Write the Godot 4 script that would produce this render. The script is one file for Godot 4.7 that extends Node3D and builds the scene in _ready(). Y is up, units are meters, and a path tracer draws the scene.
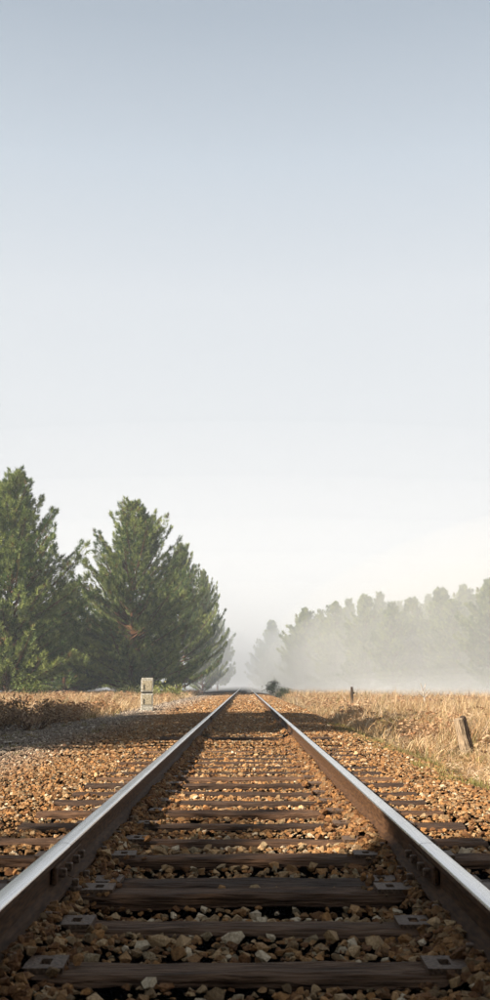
extends Node3D
# A single railway track running into morning mist between pines. y = 0 is the top of the sleepers, the track runs along -z.

const EYE := 0.807
const EXPOSURE := 3.0
const RAIL_TOP := 0.165
var rng := RandomNumberGenerator.new()
var hills := FastNoiseLite.new()
var taken := {}
var M := {}


# ---------------------------------------------------------------- helpers
class Shape:
	var v := PackedVector3Array()
	var c := PackedColorArray()
	func tri(a: Vector3, b: Vector3, d: Vector3, col := Color.WHITE) -> void:
		v.append(a); v.append(b); v.append(d)
		c.append(col); c.append(col); c.append(col)
	func quad(a: Vector3, b: Vector3, d: Vector3, e: Vector3, col := Color.WHITE) -> void:
		tri(a, b, d, col)
		tri(a, d, e, col)
	func stamp(t: Transform3D, pts: PackedVector3Array, col: Color) -> void:
		v.append_array(t * pts)
		var k := PackedColorArray()
		k.resize(pts.size())
		k.fill(col)
		c.append_array(k)
	func box(lo: Vector3, hi: Vector3, bev := 0.0, col := Color.WHITE) -> void:
		# a box with its twelve edges chamfered
		var m := (lo + hi) / 2.0
		var h := (hi - lo) / 2.0
		var b := minf(bev, minf(h.x, minf(h.y, h.z)) * 0.9)
		for ax in 3:
			var u := (ax + 1) % 3
			var w := (ax + 2) % 3
			for s in [-1.0, 1.0]:
				var q := []
				for k in [[-1, -1], [1, -1], [1, 1], [-1, 1]]:
					var p := Vector3.ZERO
					p[ax] = h[ax] * s
					p[u] = (h[u] - b) * k[0]
					p[w] = (h[w] - b) * k[1]
					q.append(m + p)
				if s > 0.0:
					q.reverse()
				quad(q[0], q[1], q[2], q[3], col)
			if b > 0.0:
				for s1 in [-1.0, 1.0]:
					for s2 in [-1.0, 1.0]:
						var e := []
						for k in [[0, -1], [1, -1], [1, 1], [0, 1]]:
							var p := Vector3.ZERO
							p[ax] = (h[ax] - b) * k[1]
							p[u] = (h[u] - (b if k[0] else 0.0)) * s1
							p[w] = (h[w] - (0.0 if k[0] else b)) * s2
							e.append(m + p)
						if s1 * s2 < 0.0:
							e.reverse()
						quad(e[0], e[1], e[2], e[3], col)
		if b > 0.0:
			for sx in [-1.0, 1.0]:
				for sy in [-1.0, 1.0]:
					for sz in [-1.0, 1.0]:
						var a1 := m + Vector3(h.x * sx, (h.y - b) * sy, (h.z - b) * sz)
						var a2 := m + Vector3((h.x - b) * sx, h.y * sy, (h.z - b) * sz)
						var a3 := m + Vector3((h.x - b) * sx, (h.y - b) * sy, h.z * sz)
						if sx * sy * sz > 0.0:
							tri(a1, a3, a2, col)
						else:
							tri(a1, a2, a3, col)
	func tube(pts: PackedVector3Array, radii: PackedFloat32Array, sides := 6, col := Color.WHITE) -> void:
		var rings := []
		for i in pts.size():
			var d: Vector3 = (pts[mini(i + 1, pts.size() - 1)] - pts[maxi(i - 1, 0)]).normalized()
			var x := d.cross(Vector3(0.31, 0.2, 0.93)).normalized()
			var y := d.cross(x)
			var ring := PackedVector3Array()
			for k in sides:
				var a := TAU * k / sides
				ring.append(pts[i] + (x * cos(a) + y * sin(a)) * radii[i])
			rings.append(ring)
		for i in pts.size() - 1:
			for k in sides:
				var n := (k + 1) % sides
				quad(rings[i][k], rings[i][n], rings[i + 1][n], rings[i + 1][k], col)
		for k in range(1, sides - 1):
			var top: PackedVector3Array = rings[pts.size() - 1]
			tri(top[0], top[k + 1], top[k], col)
			var low: PackedVector3Array = rings[0]
			tri(low[0], low[k], low[k + 1], col)
	func mesh() -> ArrayMesh:
		var a := []
		a.resize(Mesh.ARRAY_MAX)
		a[Mesh.ARRAY_VERTEX] = v
		a[Mesh.ARRAY_COLOR] = c
		var m := ArrayMesh.new()
		m.add_surface_from_arrays(Mesh.PRIMITIVE_TRIANGLES, a)
		return m
	func smooth_mesh() -> ArrayMesh:
		var st := SurfaceTool.new()
		st.begin(Mesh.PRIMITIVE_TRIANGLES)
		st.set_smooth_group(0)
		for i in v.size():
			st.set_color(c[i])
			st.add_vertex(v[i])
		st.index()
		st.generate_normals()
		return st.commit()


func numbered(called: String) -> String:
	var n: int = taken.get(called, -1) + 1
	taken[called] = n
	return called if n == 0 else "%s_%03d" % [called, n]


func tag(o: Node3D, label := "", category := "", group := "", kind := "") -> void:
	for k in [["label", label], ["category", category], ["group", group], ["kind", kind]]:
		if k[1]:
			o.set_meta(k[0], k[1])


func thing(called: String, at: Vector3, turn := 0.0) -> Node3D:
	var o := Node3D.new()
	o.name = numbered(called)
	add_child(o)
	o.position = at
	o.rotation.y = turn
	return o


func part(called: String, mesh: Mesh, m: Material, parent: Node, at := Vector3.ZERO) -> MeshInstance3D:
	var o := MeshInstance3D.new()
	o.name = called if parent != self else numbered(called)
	o.mesh = mesh
	o.material_override = m
	o.position = at
	parent.add_child(o, true)
	return o


func copy(o: Node3D, at: Vector3, turn: float, size: Vector3, label: String, group := "") -> Node3D:
	var base_name: String = String(o.name).get_slice("_0", 0)
	var r: Node3D = o.duplicate()
	r.name = numbered(base_name)
	add_child(r)
	r.position = at
	r.rotation.y = turn
	r.scale = size
	r.set_meta("label", label)
	if group:
		r.set_meta("group", group)
	return r


func lin(r: float, g: float, b: float) -> Color:
	return Color(r, g, b).linear_to_srgb()


func noise_tex(freq: float, colors: Array, size := 512, octaves := 4, seed_ := 1, kind := FastNoiseLite.TYPE_SIMPLEX_SMOOTH, points := []) -> NoiseTexture2D:
	var n := FastNoiseLite.new()
	n.noise_type = kind
	n.frequency = freq
	n.fractal_octaves = octaves
	n.seed = seed_
	var t := NoiseTexture2D.new()
	t.width = size
	t.height = size
	t.seamless = true
	t.noise = n
	if colors:
		var g := Gradient.new()
		var off := PackedFloat32Array()
		var cols := PackedColorArray()
		for i in colors.size():
			off.append(points[i] if points else float(i) / (colors.size() - 1))
			cols.append(colors[i])
		g.offsets = off
		g.colors = cols
		t.color_ramp = g
	return t


func mat(color: Color, rough := 0.9, tex: Texture2D = null, scale_ := Vector3.ONE, world := false, relief: Texture2D = null, depth := 1.0, vertex := false) -> StandardMaterial3D:
	var m := StandardMaterial3D.new()
	m.albedo_color = color
	m.roughness = rough
	m.metallic_specular = 0.3
	m.vertex_color_use_as_albedo = vertex
	if tex:
		m.albedo_texture = tex
	if tex or relief:
		m.uv1_triplanar = true
		m.uv1_world_triplanar = world
		m.uv1_scale = scale_
	if relief:
		m.heightmap_enabled = true
		m.heightmap_texture = relief
		m.heightmap_scale = depth
	return m


func make_materials() -> void:
	var grain := noise_tex(0.012, [Color(0.42, 0.40, 0.39), Color(0.72, 0.69, 0.66), Color(1, 1, 1)], 512, 5, 3)
	var bump := noise_tex(0.02, [Color.BLACK, Color.WHITE], 512, 5, 5)
	M.wood = []
	for c in [lin(0.180, 0.105, 0.064), lin(0.225, 0.136, 0.085), lin(0.145, 0.088, 0.058), lin(0.105, 0.067, 0.047)]:
		var w := mat(c, 0.85, grain, Vector3(0.5, 7.0, 7.0), false, bump, 2.0)
		M.wood.append(w)
	var rust_tex := noise_tex(0.02, [Color(0.45, 0.40, 0.37), Color(0.75, 0.7, 0.66), Color(1.0, 0.96, 0.9)], 512, 5, 8)
	M.rust = mat(lin(0.112, 0.063, 0.032), 0.8, rust_tex, Vector3(5, 5, 0.7), true, bump, 0.12)
	M.plate = mat(lin(0.168, 0.120, 0.088), 0.6, rust_tex, Vector3(6, 6, 6), true, bump, 0.25)
	var streak := noise_tex(0.03, [Color(0.84, 0.84, 0.85), Color(0.94, 0.94, 0.94), Color(1, 1, 1)], 512, 3, 11)
	M.steel = mat(lin(0.76, 0.76, 0.77), 0.26, streak, Vector3(9, 9, 0.12), true)
	M.steel.metallic = 0.95
	M.steel.metallic_specular = 0.5
	var stone_tex := noise_tex(0.03, [Color(0.55, 0.52, 0.5), Color(0.8, 0.78, 0.76), Color(1, 1, 1)], 512, 4, 21)
	var stone_bump := noise_tex(0.05, [Color.BLACK, Color.WHITE], 512, 4, 22)
	M.stone = mat(Color.WHITE, 0.92, stone_tex, Vector3(5, 5, 5), true, stone_bump, 0.35, true)
	M.stones = []
	for c in STONE_TONES:
		M.stones.append(mat(c.linear_to_srgb(), 0.92, stone_tex, Vector3(5, 5, 5), true, stone_bump, 0.35))
	var bed_tex := noise_tex(0.09, [lin(0.050, 0.030, 0.017), lin(0.099, 0.060, 0.032), lin(0.164, 0.104, 0.060), lin(0.228, 0.164, 0.104)], 1024, 3, 31, FastNoiseLite.TYPE_CELLULAR)
	M.bed = mat(Color.WHITE, 0.95, bed_tex, Vector3(0.8, 0.8, 0.8), true, noise_tex(0.09, [Color.BLACK, Color.WHITE], 1024, 3, 31, FastNoiseLite.TYPE_CELLULAR), 3.0)
	var soil_tex := noise_tex(0.02, [lin(0.072, 0.056, 0.028), lin(0.152, 0.112, 0.056), lin(0.216, 0.152, 0.080), lin(0.288, 0.208, 0.120)], 1024, 5, 41)
	M.ground = mat(Color.WHITE, 0.95, soil_tex, Vector3(0.35, 0.35, 0.35), true, bump, 3.0)
	M.needles = mat(Color.WHITE, 0.75, null, Vector3.ONE, false, null, 1.0, true)
	M.needles.cull_mode = BaseMaterial3D.CULL_DISABLED
	M.needles.backlight_enabled = true
	M.needles.backlight = lin(0.45, 0.48, 0.3)
	M.bark = mat(lin(0.17, 0.095, 0.055), 0.95, rust_tex, Vector3(1.5, 0.6, 1.5), false, bump, 2.0)
	M.grass = mat(Color.WHITE, 0.85, null, Vector3.ONE, false, null, 1.0, true)
	M.grass.cull_mode = BaseMaterial3D.CULL_DISABLED
	M.grass.backlight_enabled = true
	M.grass.backlight = lin(0.4, 0.34, 0.25)
	var conc := noise_tex(0.015, [Color(0.55, 0.54, 0.5), Color(0.85, 0.83, 0.78), Color(1, 1, 1)], 512, 5, 51)
	M.concrete = mat(lin(0.56, 0.55, 0.52), 0.9, conc, Vector3(2, 2, 2), false, bump, 0.4)
	M.ochre = mat(lin(0.56, 0.50, 0.39), 0.85, conc, Vector3(2.5, 2.5, 2.5), false, bump, 0.3)
	M.dark_joint = mat(lin(0.05, 0.045, 0.04), 0.95)
	M.post = mat(lin(0.66, 0.53, 0.38), 0.95, grain, Vector3(6, 0.6, 6), false, bump, 2.0)
	M.dark_post = mat(lin(0.11, 0.08, 0.06), 0.95, grain, Vector3(6, 0.6, 6), false, bump, 1.5)
	M.bleached = mat(lin(0.80, 0.75, 0.68), 0.9, grain, Vector3(3, 1, 3), false)


const STONE_TONES := [Color(0.381, 0.207, 0.088), Color(0.478, 0.281, 0.130), Color(0.254, 0.124, 0.053), Color(0.566, 0.386, 0.210), Color(0.742, 0.607, 0.428), Color(0.322, 0.212, 0.113), Color(0.429, 0.221, 0.084), Color(0.351, 0.267, 0.160)]


func stone_tone(x: float) -> Color:
	var k: int = [0, 0, 0, 0, 1, 1, 1, 2, 2, 2, 2, 3, 3, 4, 5, 5, 6, 6, 6, 7][rng.randi() % 20]
	var c: Color = STONE_TONES[k]
	var f := rng.randf_range(0.65, 1.2)
	c = Color(c.r * f, c.g * f, c.b * f)
	if x < -2.0:   # the stones of the left shoulder are greyer and cleaner
		var g := clampf((-2.0 - x) / 1.2, 0.0, 1.0) * 0.7
		var l := c.get_luminance() * 1.4
		c = c.lerp(Color(l * 1.06, l, l * 0.9), g)
	return c


# ---------------------------------------------------------------- the lie of the land
func ground_y(x: float, z: float) -> float:
	var y := -0.34 + 0.10 * hills.get_noise_2d(x * 0.6, z * 0.6)
	if x < 0.0:
		y += 0.02 * smoothstep(2.5, 4.0, -x) + 0.16 * smoothstep(5.2, 7.0, -x) - 0.1 * smoothstep(9.0, 30.0, -x)
	return y


func fill(z: float) -> float:
	# how far the stones come up between the sleepers: low near the rail joint, level with them farther off
	var y := lerpf(-0.028, -0.010, smoothstep(-7.0, -15.0, z))
	y -= 0.055 * exp(-pow((z + 3.93) / 0.13, 2.0)) + 0.03 * exp(-pow((z + 4.68) / 0.12, 2.0)) + 0.05 * exp(-pow((z + 15.40) / 0.16, 2.0))
	return y


func ballast_y(x: float, z: float) -> float:
	var n := hills.get_noise_2d(x * 9.0, z * 9.0) * 0.022
	var a := absf(x)
	var y := fill(z)
	if x > 0.0:
		y -= 0.04 * smoothstep(1.3, 1.9, a) + 0.36 * smoothstep(1.8, 3.1, a)
	else:
		y -= 0.03 * smoothstep(1.3, 2.2, a) + 0.20 * smoothstep(2.6, 6.2, a)
	var off := RAIL_X - a
	y += (0.058 if off > 0.0 else 0.022) * exp(-pow((absf(off) - 0.095) / 0.062, 2.0))
	return y + n


# ---------------------------------------------------------------- set-up
func _ready() -> void:
	rng.seed = 20
	hills.seed = 4
	hills.frequency = 0.06
	hills.fractal_octaves = 3

	var cam := Camera3D.new()
	cam.name = "camera"
	var phys := CameraAttributesPhysical.new()
	phys.frustum_focal_length = 24.0
	phys.frustum_near = 0.05
	phys.frustum_far = 4000.0
	phys.frustum_focus_distance = 13.0
	phys.exposure_aperture = 5.0
	cam.attributes = phys
	cam.position = Vector3(0.0, EYE, 0.0)
	cam.rotation_degrees = Vector3(10.45, 0.0, 0.0)
	add_child(cam)
	cam.current = true

	var env := Environment.new()
	env.background_mode = Environment.BG_SKY
	env.tonemap_mode = Environment.TONE_MAPPER_LINEAR
	env.tonemap_exposure = EXPOSURE
	env.sdfgi_enabled = true
	env.ssao_enabled = true
	env.ssil_enabled = true
	env.fog_enabled = true
	env.fog_density = 0.0009
	env.fog_light_color = lin(0.84, 0.91, 1.0)
	env.volumetric_fog_enabled = true
	env.volumetric_fog_density = 0.0
	var sky := Sky.new()
	var pan := PanoramaSkyMaterial.new()
	pan.panorama = sky_image()
	sky.sky_material = pan
	env.sky = sky
	var we := WorldEnvironment.new()
	we.name = "environment"
	we.environment = env
	add_child(we)

	var sun := DirectionalLight3D.new()
	sun.name = "sun"
	sun.light_energy = 1.6
	sun.light_color = lin(1.0, 0.89, 0.74)
	sun.light_angular_distance = 0.6
	sun.shadow_enabled = true
	add_child(sun)
	sun.look_at_from_position(Vector3(-0.80, 0.62, 0.42), Vector3.ZERO)

	make_materials()
	build_ground()
	build_track()
	build_ballast()
	build_trees()
	build_grass()
	build_small_things()
	build_mist()


func sky_image() -> ImageTexture:
	# clear sky of a misty morning: grey blue high up, pale towards the horizon all round
	var stops := [[0.0, Vector3(0.79, 0.80, 0.815)], [10.0, Vector3(0.79, 0.805, 0.825)], [16.0, Vector3(0.765, 0.795, 0.83)], [22.0, Vector3(0.72, 0.76, 0.81)], [29.0, Vector3(0.58, 0.65, 0.73)], [36.0, Vector3(0.415, 0.485, 0.57)], [50.0, Vector3(0.27, 0.335, 0.42)], [90.0, Vector3(0.22, 0.28, 0.37)]]
	var im := Image.create_empty(64, 512, false, Image.FORMAT_RGBF)
	for j in 512:
		var el := 90.0 - (j + 0.5) / 512.0 * 180.0
		var c := Vector3(0.42, 0.38, 0.33)
		if el >= 0.0:
			for i in stops.size() - 1:
				if el >= stops[i][0] and el <= stops[i + 1][0]:
					var t: float = (el - stops[i][0]) / (stops[i + 1][0] - stops[i][0])
					var p0: Vector3 = stops[maxi(i - 1, 0)][1]
					var p3: Vector3 = stops[mini(i + 2, stops.size() - 1)][1]
					c = stops[i][1].lerp(stops[i + 1][1], t)
					c = c.lerp((p0 + p3) / 2.0, 0.08 * sin(PI * t))
		for i in 64:
			im.set_pixel(i, j, Color(c.x, c.y, c.z) / EXPOSURE)
	return ImageTexture.create_from_image(im)


# ---------------------------------------------------------------- ground, ballast, track
func sheet(xs: PackedFloat32Array, zs: PackedFloat32Array, height: Callable) -> ArrayMesh:
	var v := PackedVector3Array()
	var n := PackedVector3Array()
	var idx := PackedInt32Array()
	for z in zs:
		for x in xs:
			v.append(Vector3(x, height.call(x, z), z))
			var e := 0.05
			n.append(Vector3(height.call(x - e, z) - height.call(x + e, z), 2 * e, height.call(x, z - e) - height.call(x, z + e)).normalized())
	var w := xs.size()
	for j in zs.size() - 1:
		for i in w - 1:
			var a := j * w + i
			idx.append_array(PackedInt32Array([a, a + w, a + w + 1, a, a + w + 1, a + 1]))
	# rows run towards -z, so turn the faces upwards
	for k in range(0, idx.size(), 3):
		var t := idx[k + 1]
		idx[k + 1] = idx[k + 2]
		idx[k + 2] = t
	var arr := []
	arr.resize(Mesh.ARRAY_MAX)
	arr[Mesh.ARRAY_VERTEX] = v
	arr[Mesh.ARRAY_NORMAL] = n
	arr[Mesh.ARRAY_INDEX] = idx
	var m := ArrayMesh.new()
	m.add_surface_from_arrays(Mesh.PRIMITIVE_TRIANGLES, arr)
	return m


func spread(lo: float, hi: float, dense: float, step: float, growth: float) -> PackedFloat32Array:
	# coordinates that are `step` apart round `dense` and wider away from it
	var out := PackedFloat32Array()
	var d := step
	var p := dense
	while p < hi:
		out.append(p)
		p += d
		d *= growth
	out.append(hi)
	d = step
	p = dense - step
	while p > lo:
		out.append(p)
		p -= d
		d *= growth
	out.append(lo)
	out.sort()
	return out


func build_ground() -> void:
	var zs := spread(-900.0, 60.0, -12.0, 0.5, 1.035)
	zs.reverse()
	var g := part("ground", sheet(spread(-500.0, 500.0, 0.0, 0.4, 1.05), zs, ground_y), M.ground, self)
	tag(g, "", "", "", "structure")


const RAIL_X := 0.7525
const JOINTS := [-4.31, -22.3, -40.3, -76.0, -150.0, -330.0]


func rail_mesh(z0: float, z1: float) -> ArrayMesh:
	# flat-bottomed rail: foot, web, head; right half of the profile from the foot up
	var half := [[0.062, 0.0], [0.062, 0.009], [0.030, 0.020], [0.0085, 0.034], [0.0075, 0.075], [0.010, 0.104], [0.031, 0.113], [0.0335, 0.118], [0.0335, 0.138], [0.030, 0.1445], [0.022, 0.1475]]
	var prof := []
	for p in half:
		prof.append(Vector2(p[0], p[1]))
	for i in range(half.size() - 1, -1, -1):
		prof.append(Vector2(-half[i][0], half[i][1]))
	var s := Shape.new()
	var n := maxi(1, int((z0 - z1) / 3.0))
	for k in n:
		var a := lerpf(z0, z1, float(k) / n)
		var b := lerpf(z0, z1, float(k + 1) / n)
		for i in prof.size():
			var p: Vector2 = prof[i]
			var q: Vector2 = prof[(i + 1) % prof.size()]
			s.quad(Vector3(p.x, p.y, a), Vector3(q.x, q.y, a), Vector3(q.x, q.y, b), Vector3(p.x, p.y, b))
	for e in [z0, z1]:
		for i in range(half.size() - 1):
			var l: Vector2 = prof[i]
			var u: Vector2 = prof[i + 1]
			var qd := [Vector3(l.x, l.y, e), Vector3(u.x, u.y, e), Vector3(-u.x, u.y, e), Vector3(-l.x, l.y, e)]
			if e == z1:
				qd.reverse()
			s.quad(qd[0], qd[1], qd[2], qd[3])
	return s.mesh()


func running_mesh(z0: float, z1: float, side: float) -> ArrayMesh:
	# the band that wheels keep bright: the top of the head and its rounded inner corner
	var prof := [Vector2(-0.0265, 0.1468), Vector2(-0.018, 0.1486), Vector2(-0.006, 0.1494), Vector2(0.008, 0.1494), Vector2(0.020, 0.1487), Vector2(0.028, 0.1468), Vector2(0.0325, 0.1428), Vector2(0.0342, 0.1370)]
	var s := Shape.new()
	for i in prof.size() - 1:
		var p: Vector2 = prof[i]
		var q: Vector2 = prof[i + 1]
		var w := [Vector3(p.x * -side, p.y, z0), Vector3(q.x * -side, q.y, z0), Vector3(q.x * -side, q.y, z1), Vector3(p.x * -side, p.y, z1)]
		if side > 0.0:
			w.reverse()
		s.quad(w[0], w[1], w[2], w[3])
	return s.smooth_mesh()


func sleeper_mesh(seed_: int) -> ArrayMesh:
	var r := RandomNumberGenerator.new()
	r.seed = seed_
	var s := Shape.new()
	var hw := 0.092
	var prof := [Vector2(-hw, -0.10), Vector2(-hw, -0.022), Vector2(-hw + 0.008, -0.008), Vector2(-hw + 0.022, 0.0), Vector2(-0.045, 0.003), Vector2(0.0, 0.0), Vector2(0.05, 0.003), Vector2(hw - 0.02, 0.0), Vector2(hw - 0.007, -0.009), Vector2(hw, -0.024), Vector2(hw, -0.10)]
	var n := 26
	var rings := []
	var bow := r.randf_range(-0.012, 0.012)
	for i in n + 1:
		var x := -1.3 + 2.6 * i / n
		var ring := []
		for k in prof.size():
			var p: Vector2 = prof[k]
			var j := 0.006 if k > 0 and k < prof.size() - 1 else 0.0
			var wave := 0.006 * sin(x * 2.1 + seed_ * 1.7 + k * 0.9)
			ring.append(Vector3(x, p.y + r.randf_range(-j, j * 0.5) + wave * 0.6, p.x + r.randf_range(-j, j) + bow * (1.0 - x * x) + wave))
		rings.append(ring)
	for i in n:
		for k in prof.size() - 1:
			s.quad(rings[i][k], rings[i][k + 1], rings[i + 1][k + 1], rings[i + 1][k])
	for k in range(1, prof.size() - 1):
		s.tri(rings[0][0], rings[0][k + 1], rings[0][k])
		s.tri(rings[n][0], rings[n][k], rings[n][k + 1])
	return s.mesh()


func plate_mesh() -> ArrayMesh:
	# sole plate with an oblong hole in each of its two ends
	var s := Shape.new()
	var t := 0.017
	var add_ring := func(x0: float, x1: float):
		var o := [Vector2(x0, -0.07), Vector2(x1, -0.07), Vector2(x1, 0.07), Vector2(x0, 0.07)]
		var mx := (x0 + x1) / 2.0
		var h := [Vector2(mx - 0.016, -0.03), Vector2(mx + 0.016, -0.03), Vector2(mx + 0.016, 0.03), Vector2(mx - 0.016, 0.03)]
		for i in 4:
			var a: Vector2 = o[i]
			var b: Vector2 = o[(i + 1) % 4]
			var c: Vector2 = h[(i + 1) % 4]
			var d: Vector2 = h[i]
			s.quad(Vector3(a.x, t, a.y), Vector3(b.x, t, b.y), Vector3(c.x, t, c.y), Vector3(d.x, t, d.y))
			s.quad(Vector3(d.x, t, d.y), Vector3(c.x, t, c.y), Vector3(c.x, 0.002, c.y), Vector3(d.x, 0.002, d.y))
			s.quad(Vector3(a.x, 0.001, a.y), Vector3(b.x, 0.001, b.y), Vector3(b.x, t, b.y), Vector3(a.x, t, a.y))
	add_ring.call(-0.235, -0.12)
	add_ring.call(0.12, 0.235)
	s.box(Vector3(-0.12, 0.001, -0.07), Vector3(0.12, t - 0.001, 0.07))
	return s.mesh()


func screw_mesh() -> ArrayMesh:
	# coach screw: round flange and square head
	var s := Shape.new()
	s.tube(PackedVector3Array([Vector3(0, 0, 0), Vector3(0, 0.012, 0), Vector3(0, 0.017, 0)]), PackedFloat32Array([0.026, 0.026, 0.016]), 10)
	s.box(Vector3(-0.012, 0.016, -0.012), Vector3(0.012, 0.042, 0.012), 0.003)
	return s.mesh()


func fishplate_mesh() -> ArrayMesh:
	var s := Shape.new()
	s.box(Vector3(-0.011, -0.034, -0.30), Vector3(0.011, 0.034, 0.30), 0.006)
	return s.mesh()


func sleeper_places() -> Array:
	# measured from the photograph: two stand close together under the rail joint
	var out := [-1.85, -2.48, -3.08, -3.62, -4.17, -4.44, -4.98, -5.53, -6.12, -6.70, -7.28]
	var z := -7.28
	while z > -31.0:
		z -= 0.60
		out.append(z)
	return out


func build_track() -> void:
	var t := thing("railway_track", Vector3.ZERO)
	tag(t, "single railway track of rusty rails on dark timber sleepers running into the mist", "railway track")
	var top := RAIL_TOP - 0.1494
	for side in [-1.0, 1.0]:
		var z0 := 2.0
		for e in JOINTS:
			var a: float = z0
			var b: float = e
			var r := part("rail", rail_mesh(a, b + 0.003), M.rust, t, Vector3(RAIL_X * side, top, 0))
			part("running_surface", running_mesh(a, b + 0.003, side), M.steel, r)
			z0 = b - 0.003
		var fp := fishplate_mesh()
		var bolt := Shape.new()
		bolt.box(Vector3(-0.02, -0.016, -0.016), Vector3(0.02, 0.016, 0.016), 0.004)
		var bm := bolt.mesh()
		for joint in [JOINTS[0], JOINTS[1]]:
			for s in [-1.0, 1.0]:
				var f := part("fishplate", fp, M.rust, t, Vector3(RAIL_X * side + 0.022 * s, top + 0.071, joint))
				for k in [-0.22, -0.09, 0.09, 0.22]:
					part("bolt", bm, M.plate, f, Vector3(0.017 * s, 0, k))
	var wood := [sleeper_mesh(1), sleeper_mesh(2), sleeper_mesh(3), sleeper_mesh(4), sleeper_mesh(5)]
	var plate := plate_mesh()
	var screw := screw_mesh()
	var i := 0
	for z in sleeper_places():
		var y := rng.randf_range(-0.006, 0.004) - 0.012 * smoothstep(-9.0, -15.0, z)
		if absf(z + 4.44) < 0.01:
			y = -0.012
		elif absf(z + 4.17) < 0.01:
			y = 0.006
		if absf(z + 15.68) < 0.2:
			y = 0.012     # the one dark sleeper that stands proud of the stones
		var s := part("sleeper", wood[rng.randi() % 5], M.wood[3 if absf(z + 15.68) < 0.2 else rng.randi() % 4], t, Vector3(rng.randf_range(-0.04, 0.04), y, z))
		s.rotation.y = rng.randf_range(-0.012, 0.012) + (PI if i % 2 else 0.0)
		i += 1
		if z > -13.0:
			for side in [-1.0, 1.0]:
				var lx: float = (RAIL_X * side - s.position.x) * (-1.0 if i % 2 == 0 else 1.0)
				var p := part("base_plate", plate, M.plate, s, Vector3(lx, 0.0, 0))
				p.rotation.y = rng.randf_range(-0.05, 0.05)
				p.position.y = -0.001
				for e in [-0.105, 0.105]:
					part("screw", screw, M.plate, s, Vector3(lx + e * 0.85, 0.012, rng.randf_range(-0.005, 0.005) + 0.052 * (1.0 if e > 0 else -1.0)))


func hull(pts: PackedVector3Array) -> PackedVector3Array:
	var out := PackedVector3Array()
	var n := pts.size()
	for i in n:
		for j in range(i + 1, n):
			for k in range(j + 1, n):
				var nn := (pts[j] - pts[i]).cross(pts[k] - pts[i])
				var d := nn.dot(pts[i])
				var pos := 0
				var neg := 0
				for l in n:
					if l == i or l == j or l == k:
						continue
					if nn.dot(pts[l]) - d > 1e-7:
						pos += 1
					else:
						neg += 1
				if pos == 0:
					out.append_array(PackedVector3Array([pts[i], pts[k], pts[j]]))
				elif neg == 0:
					out.append_array(PackedVector3Array([pts[i], pts[j], pts[k]]))
	return out


func stone_mesh(seed_: int, count := 12) -> ArrayMesh:
	# broken stone: the hull of points strewn over a lopsided ellipsoid, about 1 across
	var r := RandomNumberGenerator.new()
	r.seed = seed_
	var pts := PackedVector3Array()
	while pts.size() < count:
		var p := Vector3(r.randfn(), r.randfn(), r.randfn()).normalized()
		var far := true
		for q in pts:
			if q.normalized().distance_to(p) < 0.5:
				far = false
		if far:
			pts.append(p * r.randf_range(0.36, 0.60))
	var v := hull(pts)
	var s := Shape.new()
	for k in range(0, v.size(), 3):
		s.tri(v[k], v[k + 1], v[k + 2])
	return s.mesh()


func stone_basis(size: float) -> Basis:
	var b := Basis.from_euler(Vector3(rng.randf() * TAU, rng.randf() * TAU, rng.randf() * TAU))
	return Basis.from_euler(Vector3(rng.randf_range(-0.35, 0.35), rng.randf() * TAU, rng.randf_range(-0.35, 0.35))) * Basis.from_scale(Vector3(rng.randf_range(0.95, 1.35), rng.randf_range(0.6, 0.9), rng.randf_range(0.75, 1.0)) * size) * b


func on_sleeper(x: float, z: float, margin: float) -> bool:
	if absf(x) > 1.32:
		return false
	for s in places_cache:
		if absf(z - s) < 0.089 + margin:
			return true
	return false


var places_cache := []


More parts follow.
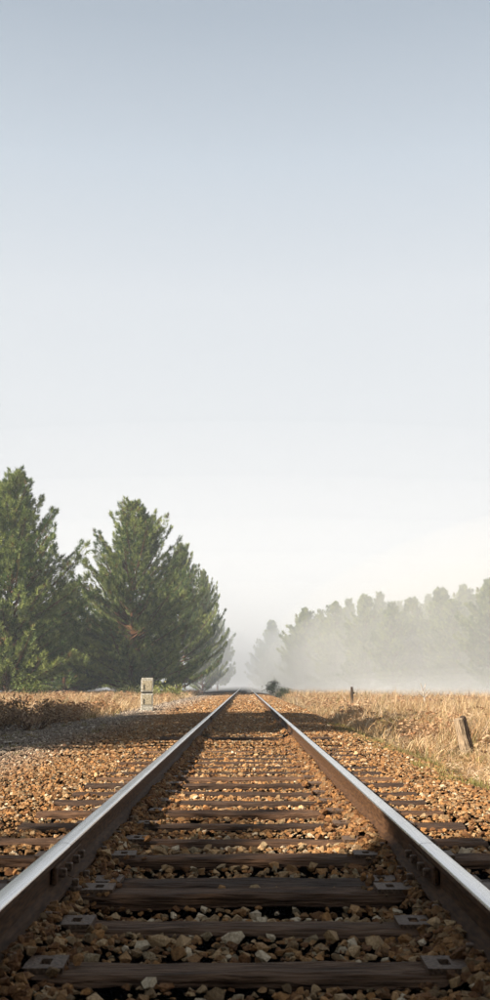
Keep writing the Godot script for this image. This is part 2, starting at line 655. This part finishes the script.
func build_ballast() -> void:
	places_cache = sleeper_places()
	var xs := PackedFloat32Array()
	var x := -7.2
	while x < 3.3:
		xs.append(x)
		x += 0.055
	var zs := spread(-400.0, 3.0, -2.0, 0.05, 1.012)
	zs.reverse()
	var bed := part("ballast_bed", sheet(xs, zs, ballast_y), M.bed, self)
	tag(bed, "", "", "", "structure")

	# the nearest stones, one by one
	var forms := []
	for k in 9:
		forms.append(stone_mesh(100 + k, 9 + k % 5))
	var made := 0
	var tries := 0
	var spots := []
	while made < 300 and tries < 9000:
		tries += 1
		var z := -rng.randf_range(2.95, 5.6)
		var sx := rng.randf_range(-1.05, 1.05) if rng.randf() < 0.9 else rng.randf_range(0.9, 1.5) * signf(rng.randf() - 0.5)
		if absf(absf(sx) - RAIL_X) < 0.09 or absf(sx) > -z * 0.262:
			continue
		var size := rng.randf_range(0.032, 0.058)
		if rng.randf() < 0.09:
			size = rng.randf_range(0.065, 0.085)
		if on_sleeper(sx, z, size * 0.45):
			continue
		var clash := false
		for q in spots:
			if Vector2(q.x - sx, q.y - z).length() < (size + q.z) * 0.40:
				clash = true
				break
		if clash:
			continue
		spots.append(Vector3(sx, z, size))
		var o := part("stone", forms[rng.randi() % forms.size()], M.stones[[1, 1, 3, 3, 3, 4, 4, 5, 7, 7, 3][rng.randi() % 11]], bed)
		o.transform = Transform3D(stone_basis(size), Vector3(sx, ballast_y(sx, z) + size * rng.randf_range(0.12, 0.34), z))
		made += 1

	# the rest, past counting
	var tf := []
	var cols := []
	for zone in [[-1.9, -12.0, 950.0, 0.015, 0.041], [-12.0, -32.0, 460.0, 0.022, 0.046], [-32.0, -95.0, 75.0, 0.05, 0.085]]:
		var z0: float = zone[0]
		var z1: float = zone[1]
		var count := int((z0 - z1) * 9.0 * zone[2])
		for i in count:
			var z := rng.randf_range(z1, z0)
			var sx := rng.randf_range(-6.1, 2.9)
			if absf(sx) > -z * 0.28 + 0.5:
				continue
			# thinning out towards the edges of the bed
			if sx > 1.9 and rng.randf() < (sx - 1.9) / 1.1 or sx < -4.2 and rng.randf() < (-4.2 - sx) / 2.4:
				continue
			var by_rail := absf(absf(sx) - RAIL_X)
			if by_rail < 0.068:
				continue
			var size: float = rng.randf_range(zone[3], zone[4])
			if rng.randf() < 0.08:
				size = zone[4] * rng.randf_range(1.1, 1.6)
			if z > -15.0 and on_sleeper(sx, z, size * 0.42) and rng.randf() > 0.012:
				continue
			if z <= -15.0 and z > -16.5 and on_sleeper(sx, z, size * 0.4):
				continue
			tf.append(Transform3D(stone_basis(size), Vector3(sx, ballast_y(sx, z) + size * rng.randf_range(-0.2, 0.22), z)))
			cols.append(stone_tone(sx))
	for i in 9000:      # rusty lumps heaped against the inner side of both rails
		var z := -rng.randf_range(1.9, 15.5)
		var off := 0.066 + 0.22 * pow(rng.randf(), 1.6)
		var sx := (RAIL_X - off) * signf(rng.randf() - 0.5)
		if off > 0.12 and on_sleeper(sx, z, -0.012) and rng.randf() > 0.10:
			continue
		var size := rng.randf_range(0.016, 0.05)
		tf.append(Transform3D(stone_basis(size), Vector3(sx, maxf(ballast_y(sx, z), 0.004 if on_sleeper(sx, z, 0.0) else -1.0) + size * rng.randf_range(-0.1, 0.35), z)))
		var c: Color = STONE_TONES[[2, 6, 2, 0, 5][rng.randi() % 5]]
		cols.append(c * rng.randf_range(0.6, 1.0))
	scatter("loose_stone", stone_mesh(77, 9), M.stone, tf, cols, bed)
	print("stones ", made, " ", tf.size())


func scatter(called: String, mesh: Mesh, m: Material, tf: Array, cols: Array, parent: Node) -> MultiMeshInstance3D:
	var mm := MultiMesh.new()
	mm.transform_format = MultiMesh.TRANSFORM_3D
	mm.use_colors = true
	mm.mesh = mesh
	mm.instance_count = tf.size()
	for i in tf.size():
		mm.set_instance_transform(i, tf[i])
		mm.set_instance_color(i, cols[i])
	var o := MultiMeshInstance3D.new()
	o.name = called if parent != self else numbered(called)
	o.multimesh = mm
	o.material_override = m
	parent.add_child(o, true)
	o.set_meta("kind", "stuff")
	return o


# ---------------------------------------------------------------- trees
func tuft(seed_: int, blades: int, length: float, width: float) -> PackedVector3Array:
	# a shoot along +y with needles splayed round it
	var r := RandomNumberGenerator.new()
	r.seed = seed_
	var out := PackedVector3Array()
	for i in blades:
		var f := float(i) / blades
		var a := i * 2.4 + r.randf_range(-0.3, 0.3)
		var lean := lerpf(1.15, 0.25, f) + r.randf_range(-0.2, 0.2)
		var d := Vector3(cos(a) * sin(lean), cos(lean), sin(a) * sin(lean))
		var base := Vector3(0, f * length * 0.55, 0)
		var l := length * r.randf_range(0.55, 0.8)
		var side := d.cross(Vector3(r.randfn(), r.randfn(), r.randfn())).normalized() * width
		out.append_array(PackedVector3Array([base - side, base + side + d * l * 0.2, base + d * l]))
	return out


func make_pine(called: String, seed_: int, height: float, radius: float, low: float, point: float, label: String) -> Node3D:
	var r := RandomNumberGenerator.new()
	r.seed = seed_
	var t := thing(called, Vector3.ZERO)
	tag(t, label, "tree")
	var lobes := FastNoiseLite.new()
	lobes.seed = seed_ * 7
	lobes.frequency = 0.55
	var tufts := []
	for k in 6:
		tufts.append(tuft(seed_ * 10 + k, 13, 0.42, 0.026))
	var trunk := Shape.new()
	var tp := PackedVector3Array()
	var tr := PackedFloat32Array()
	for i in 11:
		var f := i / 10.0
		tp.append(Vector3(sin(f * 4.0 + seed_) * 0.12, f * height * 0.97 - 0.15, cos(f * 3.0 + seed_) * 0.12))
		tr.append(lerpf(0.21, 0.02, f) * height / 15.0)
	trunk.tube(tp, tr, 9)
	part("trunk", trunk.smooth_mesh(), M.bark, t)
	var limbs := Shape.new()
	var crown := Shape.new()
	var y := height * low
	var tuft_at := func(p: Vector3, axis: Vector3, size: float, tone: Color):
		var yy := axis.normalized()
		var xx := yy.cross(Vector3(r.randfn(), r.randfn(), r.randfn())).normalized()
		crown.stamp(Transform3D(Basis(xx, yy, xx.cross(yy)) * size, p), tufts[r.randi() % 6], tone)
	while y < height * 0.955:
		var f := y / height
		var shape := pow(maxf(0.0, 0.985 - f), point) * minf(1.0, 0.66 + 1.3 * (f - low)) * 1.22
		for k in r.randi_range(5, 6):
			var az := r.randf() * TAU
			var len := maxf(0.16, radius * shape * r.randf_range(0.62, 1.12) * (1.0 + 0.55 * lobes.get_noise_3d(cos(az) * 1.6, y * 0.45, sin(az) * 1.6)))
			var el := lerpf(0.22, 0.95, f) + r.randf_range(-0.12, 0.16)
			var out := Vector3(cos(az), 0, sin(az))
			var side := Vector3(-out.z, 0, out.x)
			var base := Vector3(0, y + r.randf_range(-0.25, 0.25), 0)
			var hue := r.randf()
			var path := func(s: float) -> Vector3:
				return base + out * s * cos(el) + Vector3.UP * (s * sin(el) + 0.22 * s * s / len - 0.10 * s)
			var lp := PackedVector3Array()
			var lr := PackedFloat32Array()
			for i in 5:
				lp.append(path.call(len * i / 4.0))
				lr.append(lerpf(0.014 + 0.012 * len, 0.008, i / 4.0))
			limbs.tube(lp, lr, 5)
			var s := len * 0.22
			while s < len:
				var p: Vector3 = path.call(s)
				var w := minf(0.10 + (len - s) * 0.42, 0.95) * r.randf_range(0.3, 1.0)
				for lr_ in [-1.0, 1.0]:
					if r.randf() < 0.12:
						continue
					var q: Vector3 = p + side * w * lr_ + out * w * 0.55 + Vector3.UP * r.randf_range(-0.08, 0.22)
					var axis: Vector3 = out * 0.5 + side * lr_ * 0.55 + Vector3.UP * r.randf_range(0.5, 1.4)
					tuft_at.call(q, axis, r.randf_range(0.75, 1.2), tone(r, hue))
					if w > 0.45:
						tuft_at.call(p.lerp(q, 0.5), axis, r.randf_range(0.7, 1.05), tone(r, hue))
				s += r.randf_range(0.125, 0.20)
			var tip: Vector3 = path.call(len)
			for i in (3 if len > 0.5 else 1):
				tuft_at.call(tip + Vector3(r.randf_range(-0.12, 0.12), r.randf_range(0, 0.15), r.randf_range(-0.12, 0.12)), out * 0.5 + Vector3.UP * 1.1 + side * r.randf_range(-0.5, 0.5), r.randf_range(0.9, 1.25), tone(r, hue))
		y += r.randf_range(0.30, 0.46)
	for i in 12:
		tuft_at.call(Vector3(r.randf_range(-0.06, 0.06), height * (0.925 + i * 0.0055), r.randf_range(-0.06, 0.06)), Vector3(r.randf_range(-0.35, 0.35), 1, r.randf_range(-0.35, 0.35)), lerpf(0.95, 0.7, i / 11.0), tone(r, 0.5))
	part("branches", limbs.mesh(), M.bark, t)
	part("crown", crown.mesh(), M.needles, t)
	return t


func tone(r: RandomNumberGenerator, hue: float) -> Color:
	var h := clampf(hue + r.randf_range(-0.35, 0.35), 0.0, 1.0)
	var c := Color(0.055, 0.092, 0.030).lerp(Color(0.250, 0.280, 0.085), h * h)
	var f := r.randf_range(0.75, 1.25)
	if r.randf() < 0.16:
		c = Color(0.235, 0.27, 0.10)
	if r.randf() < 0.03:
		c = Color(0.15, 0.10, 0.045)
	return Color(c.r * f, c.g * f, c.b * f)


func build_trees() -> void:
	var a := make_pine("pine_tree", 1, 16.4, 6.8, 0.02, 0.74, "bushy green pine with pointed top standing alone behind the small marker")
	var b := make_pine("pine_tree", 2, 17.0, 7.3, 0.02, 0.76, "tallest dark pine cut by the left edge of the picture")
	var c := make_pine("pine_tree", 3, 12.6, 4.3, 0.05, 0.82, "slim misty pine rising highest among the right-hand forest")
	var d := make_pine("pine_tree", 4, 12.0, 3.9, 0.08, 0.90, "misty pine with ragged top, second highest in the right-hand forest")
	var put := func(o: Node3D, x: float, z: float, turn: float):
		o.position = Vector3(x, ground_y(x, z), z)
		o.rotation.y = turn
	put.call(a, -9.6, -85.0, 0.4)
	put.call(b, -17.6, -75.0, 1.0)
	put.call(c, 25.8, -118.0, 0.0)
	put.call(d, 20.4, -133.0, 0.0)
	# left of the track: base, x, z, turn, scale
	var left := [
		[b, -24.5, -80.0, 2.4, Vector3(1, 0.92, 1), "dark pine half hidden by the tallest pine at the left edge"],
		[a, -17.4, -98.0, 2.0, Vector3(1.0, 0.66, 1.0), "low dark pine filling the gap between the two big left pines"],
		[b, -13.6, -112.0, 4.0, Vector3(0.8, 0.62, 0.8), "shaded pine low behind the lone bushy pine"],
		[a, -7.0, -108.0, 3.0, Vector3(0.72, 0.965, 0.72), "hazy pine directly behind the right side of the bushy pine"],
		[a, -5.5, -130.0, 1.0, Vector3(0.52, 0.95, 0.52), "paler pine beside the track, third back on the left"],
		[d, -4.3, -160.0, 1.7, Vector3(0.95, 1.02, 0.95), "faint pine nearest the rails where the track enters the mist on the left"],
	]
	left += [
		[a, -20.5, -122.0, 0.7, Vector3(0.9, 0.5, 0.9), "low pine deep behind the gap between the big left pines"],
		[b, -25.5, -118.0, 1.5, Vector3(0.8, 0.5, 0.8), "low pine deep behind the tallest left pine"],
	]
	for q in left:
		copy(q[0], Vector3(q[1], ground_y(q[1], q[2]), q[2]), q[3], q[4], q[5], "pines on the left of the track")
	# pines outside the picture on the left, whose shade falls over the track
	var shade := [
		[a, -9.5, 2.7, 1.2, 0.74, "pine left of the camera shading the nearest sleepers"],
		[b, -8.0, 8.0, 2.2, 0.66, "pine behind the camera at the left"],
		[a, 7.5, 5.5, 0.6, 0.62, "pine behind the camera at the right"],
		[b, 1.5, 13.0, 4.1, 0.7, "pine straight behind the camera"],
		[b, -10.5, -13.4, 0.3, 0.62, "nearest of three pines outside the left edge shading the middle of the track"],
		[a, -11.3, -17.4, 5.0, 0.74, "middle one of three pines outside the left edge shading the middle of the track"],
		[b, -12.0, -21.4, 3.0, 0.72, "farthest of three pines outside the left edge shading the middle of the track"],
	]
	for q in shade:
		copy(q[0], Vector3(q[1], ground_y(q[1], q[2]), q[2]), q[3], Vector3.ONE * q[4], q[5], "pines outside the picture")
	# the misty wood on the right, from the right edge towards the track: x in the picture, top in the picture, distance
	var row := [
		[489, 582, 98, "clearest of the misty pines, cut by the right edge"], [474, 596, 112, "misty pine second from the right edge"],
		[441, 590, 112, "misty pine just left of the highest right-hand one"], [428, 596, 128, "misty pine with broad crown above the bleached dead branch"],
		[411, 600, 116, "misty pine left of the bleached dead branch"], [380, 594, 128, "misty pine in the middle of the right-hand forest"],
		[366, 597, 120, "misty pine right above the thin fence post"], [349, 600, 138, "misty pine over the thin fence post, in the front row"],
		[335, 604, 130, "misty pine left of the thin fence post"], [320, 611, 142, "faint pine where the forest top starts falling towards the track"],
		[306, 618, 148, "faint pine near the left end of the right-hand forest"], [294, 634, 160, "last faint pine of the long forest row, lowest of it"],
		[272, 622, 182, "pale pine standing apart near the rails on the right"], [262, 642, 205, "palest small pine closest to the rails on the right"], [282, 642, 178, "low pale pine between the row and the pine standing apart"], [299, 624, 156, "faint pine just left of the end of the forest row, over the dark shrub"], [453, 602, 108, "misty pine in front of the highest right-hand one"], [392, 603, 112, "misty pine of the front row with drooping lower limbs"],
	]
	var k := 0
	for q in row:
		var zz := -float(q[2])
		var v: float = (500.0 - q[1]) / 1000.0
		var depth := 0.9831 - v * 0.183
		var xx: float = (q[0] - 245.0) / 1000.0 / depth * q[2]
		var hh: float = EYE + (v * 0.9831 + 0.183) / depth * q[2] + 0.35
		var src: Node3D = [c, d][k % 2]
		var s: float = hh / (12.6 if k % 2 == 0 else 12.0)
		copy(src, Vector3(xx, ground_y(xx, zz), zz), k * 1.9, Vector3(1.0, s, 1.0), q[3], "pines of the misty wood on the right")
		k += 1
	for i in 16:
		var zz := -140.0 - 3.0 * i - rng.randf_range(0, 6)
		var xx := (0.06 + 0.20 * fmod(i * 0.381, 1.0)) * -zz
		var s := rng.randf_range(0.8, 1.0)
		copy([c, d][i % 2], Vector3(xx, ground_y(xx, zz), zz), i * 1.3, Vector3(1.05, s, 1.05), "pale pine in the back rows of the misty wood", "back rows of the misty wood")


# ---------------------------------------------------------------- grass and small things
func grass_mesh(seed_: int, blades: int, height: float, spread_: float, width: float) -> ArrayMesh:
	var r := RandomNumberGenerator.new()
	r.seed = seed_
	var s := Shape.new()
	for i in blades:
		var a := r.randf() * TAU
		var out := Vector3(cos(a), 0, sin(a))
		var base := Vector3(r.randf_range(-1, 1), 0, r.randf_range(-1, 1)) * spread_ * 0.4
		var side := Vector3(-out.z, 0, out.x).rotated(Vector3.UP, r.randf_range(-0.8, 0.8)) * width * r.randf_range(0.6, 1.2)
		var h := height * r.randf_range(0.45, 1.0)
		var bend := spread_ * r.randf_range(0.15, 0.9)
		var mid := base + Vector3.UP * h * 0.6 + out * bend * 0.35
		var tip := base + Vector3.UP * h * r.randf_range(0.75, 1.0) + out * bend
		var f := r.randf_range(0.7, 1.2)
		var col := Color(f, f * r.randf_range(0.92, 1.04), f * r.randf_range(0.85, 1.1))
		s.quad(base - side, base + side, mid + side * 0.8, mid - side * 0.8, col)
		s.tri(mid - side * 0.8, mid + side * 0.8, tip, col)
	return s.mesh()


func fern_mesh() -> ArrayMesh:
	# a small tangle of curled brown leaflets on arching stalks
	var r := RandomNumberGenerator.new()
	r.seed = 71
	var s := Shape.new()
	for i in 7:
		var a := i * 0.9 + r.randf()
		var out := Vector3(cos(a), 0, sin(a))
		var h := r.randf_range(0.25, 0.5)
		for k in 9:
			var f := (k + 1) / 9.0
			var q := out * 0.34 * f + Vector3.UP * h * sin(f * 2.1)
			for sd in [-1.0, 1.0]:
				var d: Vector3 = (Vector3(-out.z, 0, out.x) * sd + out * 0.5 + Vector3.UP * r.randf_range(-0.7, 0.4)) * 0.085 * (1.2 - 0.7 * f)
				var w := d.cross(Vector3(r.randfn(), r.randfn(), r.randfn())).normalized() * 0.017
				var g := r.randf_range(0.7, 1.2)
				s.quad(q, q + d * 0.5 + w, q + d, q + d * 0.5 - w, Color(g, g, g))
	return s.mesh()


func straw() -> Color:
	var r := rng.randf()
	var c := Color(0.46, 0.31, 0.165)
	if r < 0.34: c = Color(0.58, 0.43, 0.265)
	elif r < 0.52: c = Color(0.37, 0.215, 0.105)
	elif r < 0.66: c = Color(0.636, 0.499, 0.361)
	elif r < 0.77: c = Color(0.20, 0.185, 0.07)
	var f := rng.randf_range(0.75, 1.2)
	return Color(c.r * f, c.g * f, c.b * f)


func build_grass() -> void:
	var tf := []
	var cols := []
	var patch := FastNoiseLite.new()
	patch.seed = 9
	patch.frequency = 0.25
	var add := func(x: float, z: float, size: float, tall: float):
		var n := patch.get_noise_2d(x, z)
		if n < -0.35:
			return
		var h := size * tall * (1.0 + 0.6 * n) * (1.45 if rng.randf() < 0.05 else 1.0)
		if absf(x - 3.62 * z / -16.6) < 0.5 and z > -17.2:
			h *= 0.28
		var lean := Basis.from_euler(Vector3(rng.randf_range(-0.4, 0.4), rng.randf() * TAU, rng.randf_range(-0.4, 0.4)))
		tf.append(Transform3D(lean * Basis.from_scale(Vector3(size, h * rng.randf_range(0.6, 1.15), size)), Vector3(x, at_ground(x, z).y - 0.02, z)))
		cols.append(straw())
	for i in 15000:      # right, near
		var z := -rng.randf_range(10.0, 42.0)
		var x := 2.65 + 0.35 * patch.get_noise_1d(z * 2.0) + pow(rng.randf(), 1.3) * 11.0
		if x > -z * 0.29 + 1.0:
			continue
		add.call(x, z, rng.randf_range(0.75, 1.15), lerpf(0.55, 1.0, smoothstep(2.6, 4.2, x)))
	for i in 16000:      # right, farther
		var z := -rng.randf_range(42.0, 125.0)
		var x := rng.randf_range(2.9, 34.0)
		if x > -z * 0.29 + 1.0:
			continue
		add.call(x, z, rng.randf_range(1.0, 1.7), 0.75)
	for i in 15000:      # left
		var z := -rng.randf_range(27.0, 90.0)
		var x := -rng.randf_range(3.9, 24.0)
		if x < z * 0.29 - 1.0:
			continue
		if x > -4.6 and rng.randf() < 0.5:
			continue
		add.call(x, z, rng.randf_range(0.9, 1.5), 0.62)
	var o := scatter("dry_grass", grass_mesh(5, 18, 0.60, 0.55, 0.0075), M.grass, tf, cols, self)
	tag(o, "tall straw-coloured dry grass covering the verges on both sides of the track", "grass")
	# rust-brown fern litter caught in the grass
	tf = []
	cols = []
	for i in 4200:
		var z := -pow(rng.randf(), 1.5) * 70.0 - 11.0
		var x := rng.randf_range(2.9, 13.0)
		if rng.randf() < 0.3:
			x = -rng.randf_range(4.2, 14.0)
			z -= 14.0
		if patch.get_noise_2d(x * 1.7 + 40.0, z) < 0.02 or absf(x) > -z * 0.3 or absf(x - 3.62 * z / -16.6) < 0.5 and z > -17.2:
			continue
		var s := rng.randf_range(0.7, 1.3)
		tf.append(Transform3D(Basis.from_euler(Vector3(rng.randf_range(-0.3, 0.3), rng.randf() * TAU, rng.randf_range(-0.3, 0.3))) * Basis.from_scale(Vector3(s, s, s)), Vector3(x, at_ground(x, z).y, z)))
		cols.append(Color(0.344, 0.172, 0.082).lerp(Color(0.492, 0.353, 0.221), rng.randf()) * rng.randf_range(0.6, 1.1))
	var litter := scatter("dead_fern", fern_mesh(), M.grass, tf, cols, self)
	tag(litter, "rust-brown dead fern scattered through the dry grass of both verges", "fern")
	# short green and yellow blades between the pebbles
	tf = []
	cols = []
	for i in 2600:
		var z := -rng.randf_range(6.0, 24.0)
		var x := rng.randf_range(1.75, 3.6)
		if rng.randf() < 0.22:
			x = -rng.randf_range(2.6, 5.0)
		if patch.get_noise_2d(x * 3.0, z * 1.5) < 0.0 or absf(x) > -z * 0.3 + 0.5:
			continue
		var s := rng.randf_range(0.5, 1.1)
		var y := maxf(ground_y(x, z), ballast_y(x, z))
		tf.append(Transform3D(Basis(Vector3.UP, rng.randf() * TAU) * Basis.from_scale(Vector3(s, s * rng.randf_range(0.5, 1.1), s)), Vector3(x, y - 0.01, z)))
		cols.append(Color(0.131, 0.139, 0.041).lerp(Color(0.295, 0.221, 0.090), rng.randf()))
	o = scatter("short_grass", grass_mesh(6, 12, 0.13, 0.12, 0.004), M.grass, tf, cols, self)
	tag(o, "short greenish grass growing thinly among the pebbles beside the ballast", "grass")
	print("grass done")


func shrub(called: String, at: Vector3, height: float, radius: float, leaves: int, leaf: float, tones: Array, label: String, category: String, seed_: int) -> Node3D:
	var r := RandomNumberGenerator.new()
	r.seed = seed_
	var t := thing(called, at)
	tag(t, label, category)
	var stems := Shape.new()
	var fol := Shape.new()
	var n := maxi(7, int(radius * 16))
	for i in n:
		var a := r.randf() * TAU
		var reach := radius * sqrt(r.randf())
		var out := Vector3(cos(a), 0, sin(a))
		var h := height * r.randf_range(0.55, 1.0) * (1.0 - 0.45 * reach / radius)
		var p := PackedVector3Array()
		var w := PackedFloat32Array()
		for k in 5:
			var f := k / 4.0
			p.append(out * (radius * 0.12 + reach * f) + Vector3.UP * (h * sin(f * 1.9) / sin(1.57) - 0.03))
			w.append(lerpf(0.012, 0.004, f))
		stems.tube(p, w, 4)
		for k in leaves / n:
			var f := r.randf_range(0.18, 1.0)
			var q := out * (radius * 0.12 + reach * f) + Vector3.UP * h * sin(f * 1.9)
			q += Vector3(r.randfn(), r.randfn() * 0.6, r.randfn()) * leaf * 1.6
			q.y = maxf(q.y, 0.02)
			var d := Vector3(r.randfn(), r.randfn() * 0.7 + 0.25, r.randfn()).normalized() * leaf * r.randf_range(0.6, 1.3)
			var sd := d.cross(Vector3(r.randfn(), r.randfn(), r.randfn())).normalized() * leaf * 0.28
			var c: Color = tones[r.randi() % tones.size()]
			var g := r.randf_range(0.75, 1.25)
			c = Color(c.r * g, c.g * g, c.b * g)
			fol.quad(q, q + d * 0.5 + sd, q + d, q + d * 0.5 - sd, c)
	part("stems", stems.mesh(), M.bark, t)
	part("foliage", fol.mesh(), M.grass, t)
	return t


func at_ground(x: float, z: float) -> Vector3:
	return Vector3(x, maxf(ground_y(x, z), ballast_y(x, z) if x < 3.0 and x > -7.0 else -1.0), z)


func build_small_things() -> void:
	# square marker of two pale blocks, left of the track
	var m := thing("trackside_marker", at_ground(-3.25, -33.8), 0.12)
	tag(m, "small pale trackside marker of two stacked blocks with ochre panels, left of the rails", "marker")
	var s := Shape.new()
	s.box(Vector3(-0.21, -0.1, -0.19), Vector3(0.21, 0.14, 0.19), 0.02)
	part("plinth", s.mesh(), M.concrete, m)
	s = Shape.new()
	s.box(Vector3(-0.18, 0.13, -0.16), Vector3(0.18, 0.62, 0.16), 0.01)
	part("core", s.mesh(), M.dark_joint, m)
	for blk in [[0.15, 0.56], [0.61, 1.03]]:
		s = Shape.new()
		s.box(Vector3(-0.20, blk[0], -0.18), Vector3(0.20, blk[1], 0.18), 0.012)
		var b := part("block", s.mesh(), M.concrete, m)
		s = Shape.new()
		s.box(Vector3(-0.155, blk[0] + 0.05, 0.175), Vector3(0.155, blk[1] - 0.05, 0.188), 0.004)
		part("panel", s.mesh(), M.ochre, b)
		s = Shape.new()
		s.box(Vector3(-0.125, blk[0] + 0.08, 0.188), Vector3(-0.095, blk[1] - 0.17, 0.196), 0.002)
		part("slot", s.mesh(), M.dark_joint, b)
	s = Shape.new()
	s.box(Vector3(-0.19, 1.032, -0.17), Vector3(0.19, 1.07, 0.17), 0.015)
	part("cap", s.mesh(), M.concrete, m)

	# leaning stump of a post on the right
	var p := thing("fence_post", at_ground(3.60, -16.6), 0.25)
	p.rotation.z = 0.24
	tag(p, "thick weathered wooden post stump leaning left in the dry grass on the right", "post")
	var post := Shape.new()
	var pts := PackedVector3Array()
	var rad := PackedFloat32Array()
	for i in 8:
		pts.append(Vector3(0.008 * sin(i * 1.3), -0.25 + 0.88 * i / 7.0 + (0.012 if i == 7 else 0.0), 0.008 * cos(i * 1.7)))
		rad.append(0.098 - 0.002 * i + 0.006 * sin(i * 2.2))
	post.tube(pts, rad, 8)
	part("shaft", post.mesh(), M.post, p)
	post = Shape.new()
	post.box(Vector3(0.05, 0.05, -0.06), Vector3(0.115, 0.67, 0.075), 0.02)
	part("splinter", post.mesh(), M.dark_post, p)

	# thin dark post farther off
	p = thing("fence_post", at_ground(4.2, -40.0), 0.3)
	tag(p, "thin dark upright fence post standing in the dry grass before the mist", "post")
	post = Shape.new()
	post.tube(PackedVector3Array([Vector3(0, -0.2, 0), Vector3(0.01, 0.4, 0), Vector3(-0.01, 0.85, 0.01), Vector3(0.0, 1.09, 0)]), PackedFloat32Array([0.055, 0.05, 0.06, 0.045]), 7)
	part("shaft", post.mesh(), M.dark_post, p)
	post = Shape.new()
	post.box(Vector3(-0.03, 0.82, -0.02), Vector3(0.11, 0.88, 0.03), 0.01)
	part("insulator", post.mesh(), M.dark_post, p)

	# bleached dead branch sticking out of the grass
	var d := thing("dead_branch", at_ground(7.9, -45.0))
	tag(d, "bleached forked dead branch sticking up out of the dry grass by the misty field", "branch")
	var br := Shape.new()
	br.tube(PackedVector3Array([Vector3(0, -0.1, 0), Vector3(0.03, 0.5, 0), Vector3(-0.02, 0.85, 0), Vector3(-0.14, 1.22, 0.05)]), PackedFloat32Array([0.045, 0.04, 0.032, 0.016]), 6)
	part("stem", br.mesh(), M.bleached, d)
	for f in [[0.55, Vector3(0.22, 0.28, 0.05)], [0.72, Vector3(0.30, 0.24, -0.1)], [0.62, Vector3(-0.30, 0.26, 0.1)], [0.9, Vector3(0.1, 0.3, 0.0)]]:
		br = Shape.new()
		var o := Vector3(0.0, f[0], 0)
		br.tube(PackedVector3Array([o, o + f[1] * 0.6 + Vector3(0, -0.03, 0), o + f[1]]), PackedFloat32Array([0.028, 0.02, 0.01]), 5)
		part("twig", br.mesh(), M.bleached, d)

	# brown bracken in the shade on the left
	var brown := [Color(0.22, 0.145, 0.09), Color(0.30, 0.21, 0.135), Color(0.15, 0.095, 0.06), Color(0.38, 0.28, 0.19)]
	shrub("dead_bracken", at_ground(-4.55, -22.0), 0.80, 1.0, 1800, 0.07, brown, "tallest brown mound of dead bracken in the shade at the left edge", "bracken", 31)
	shrub("dead_bracken", at_ground(-5.9, -23.5), 0.7, 1.0, 1700, 0.07, brown, "lower dead bracken behind the tallest brown mound at the left edge", "bracken", 32)
	shrub("dead_bracken", at_ground(-4.9, -26.5), 0.62, 0.8, 1100, 0.075, brown, "small tuft of dead bracken just beyond the brown mounds on the left", "bracken", 33)
	shrub("dead_bracken", at_ground(3.7, -22.0), 0.6, 0.9, 1500, 0.07, [Color(0.180, 0.131, 0.057), Color(0.131, 0.107, 0.041), Color(0.279, 0.180, 0.090)], "olive-brown tangle of bracken in the grass left of the leaning post", "bracken", 34)
	var green := [Color(0.082, 0.115, 0.029), Color(0.123, 0.148, 0.041), Color(0.057, 0.082, 0.025)]
	shrub("green_shrub", at_ground(-13.4, -63.0), 1.7, 1.0, 700, 0.17, green, "bright green shrub at the foot of the tallest left pine", "shrub", 41)
	shrub("green_shrub", at_ground(-5.2, -62.0), 1.05, 1.5, 1200, 0.16, [Color(0.164, 0.180, 0.057), Color(0.115, 0.139, 0.041), Color(0.221, 0.205, 0.082)], "low yellow-green shrub just right of the pale marker", "shrub", 42)
	shrub("green_shrub", at_ground(-8.3, -72.0), 1.1, 1.4, 700, 0.16, [Color(0.041, 0.057, 0.021), Color(0.074, 0.082, 0.033)], "dark low shrub under the lone bushy pine behind the marker", "shrub", 43)
	shrub("green_shrub", at_ground(2.95, -78.0), 0.95, 0.56, 1100, 0.12, [Color(0.029, 0.041, 0.018), Color(0.049, 0.061, 0.025), Color(0.018, 0.029, 0.013)], "small round dark shrub right of the rails before the mist", "shrub", 44)
	shrub("young_conifer", at_ground(2.2, -84.0), 1.55, 0.42, 900, 0.13, [Color(0.033, 0.045, 0.025), Color(0.057, 0.070, 0.037)], "young pointed conifer beside the small round dark shrub near the rails", "conifer", 45)


func build_mist() -> void:
	var banks := []
	for h in [[4.0, 0.010], [5.5, 0.008], [7.0, 0.006], [11.0, 0.003], [16.0, 0.002], [22.0, 0.003], [31.0, 0.008], [40.0, 0.007]]:
		banks.append([Vector3(43, -0.5, -106), Vector3(86, h[0], 116), h[1], Color(0.93, 0.938, 0.94), "pale morning mist lying over the field before the right-hand wood"])
	for h in [[26.0, 0.007], [36.0, 0.004], [48.0, 0.003], [62.0, 0.0022], [78.0, 0.0016], [98.0, 0.001], [124.0, 0.0007]]:
		banks.append([Vector3(0, 0, -275), Vector3(460, h[0], 310), h[1], Color(0.92, 0.945, 0.98), "thick mist swallowing the track in the distance"])
	for q in banks:
		var f := FogVolume.new()
		f.name = numbered("mist")
		f.shape = RenderingServer.FOG_VOLUME_SHAPE_ELLIPSOID
		f.size = q[1]
		f.position = q[0]
		var fm := FogMaterial.new()
		fm.density = q[2]
		fm.albedo = q[3]
		f.material = fm
		add_child(f)
		tag(f, q[4], "mist", "banks of mist", "stuff")
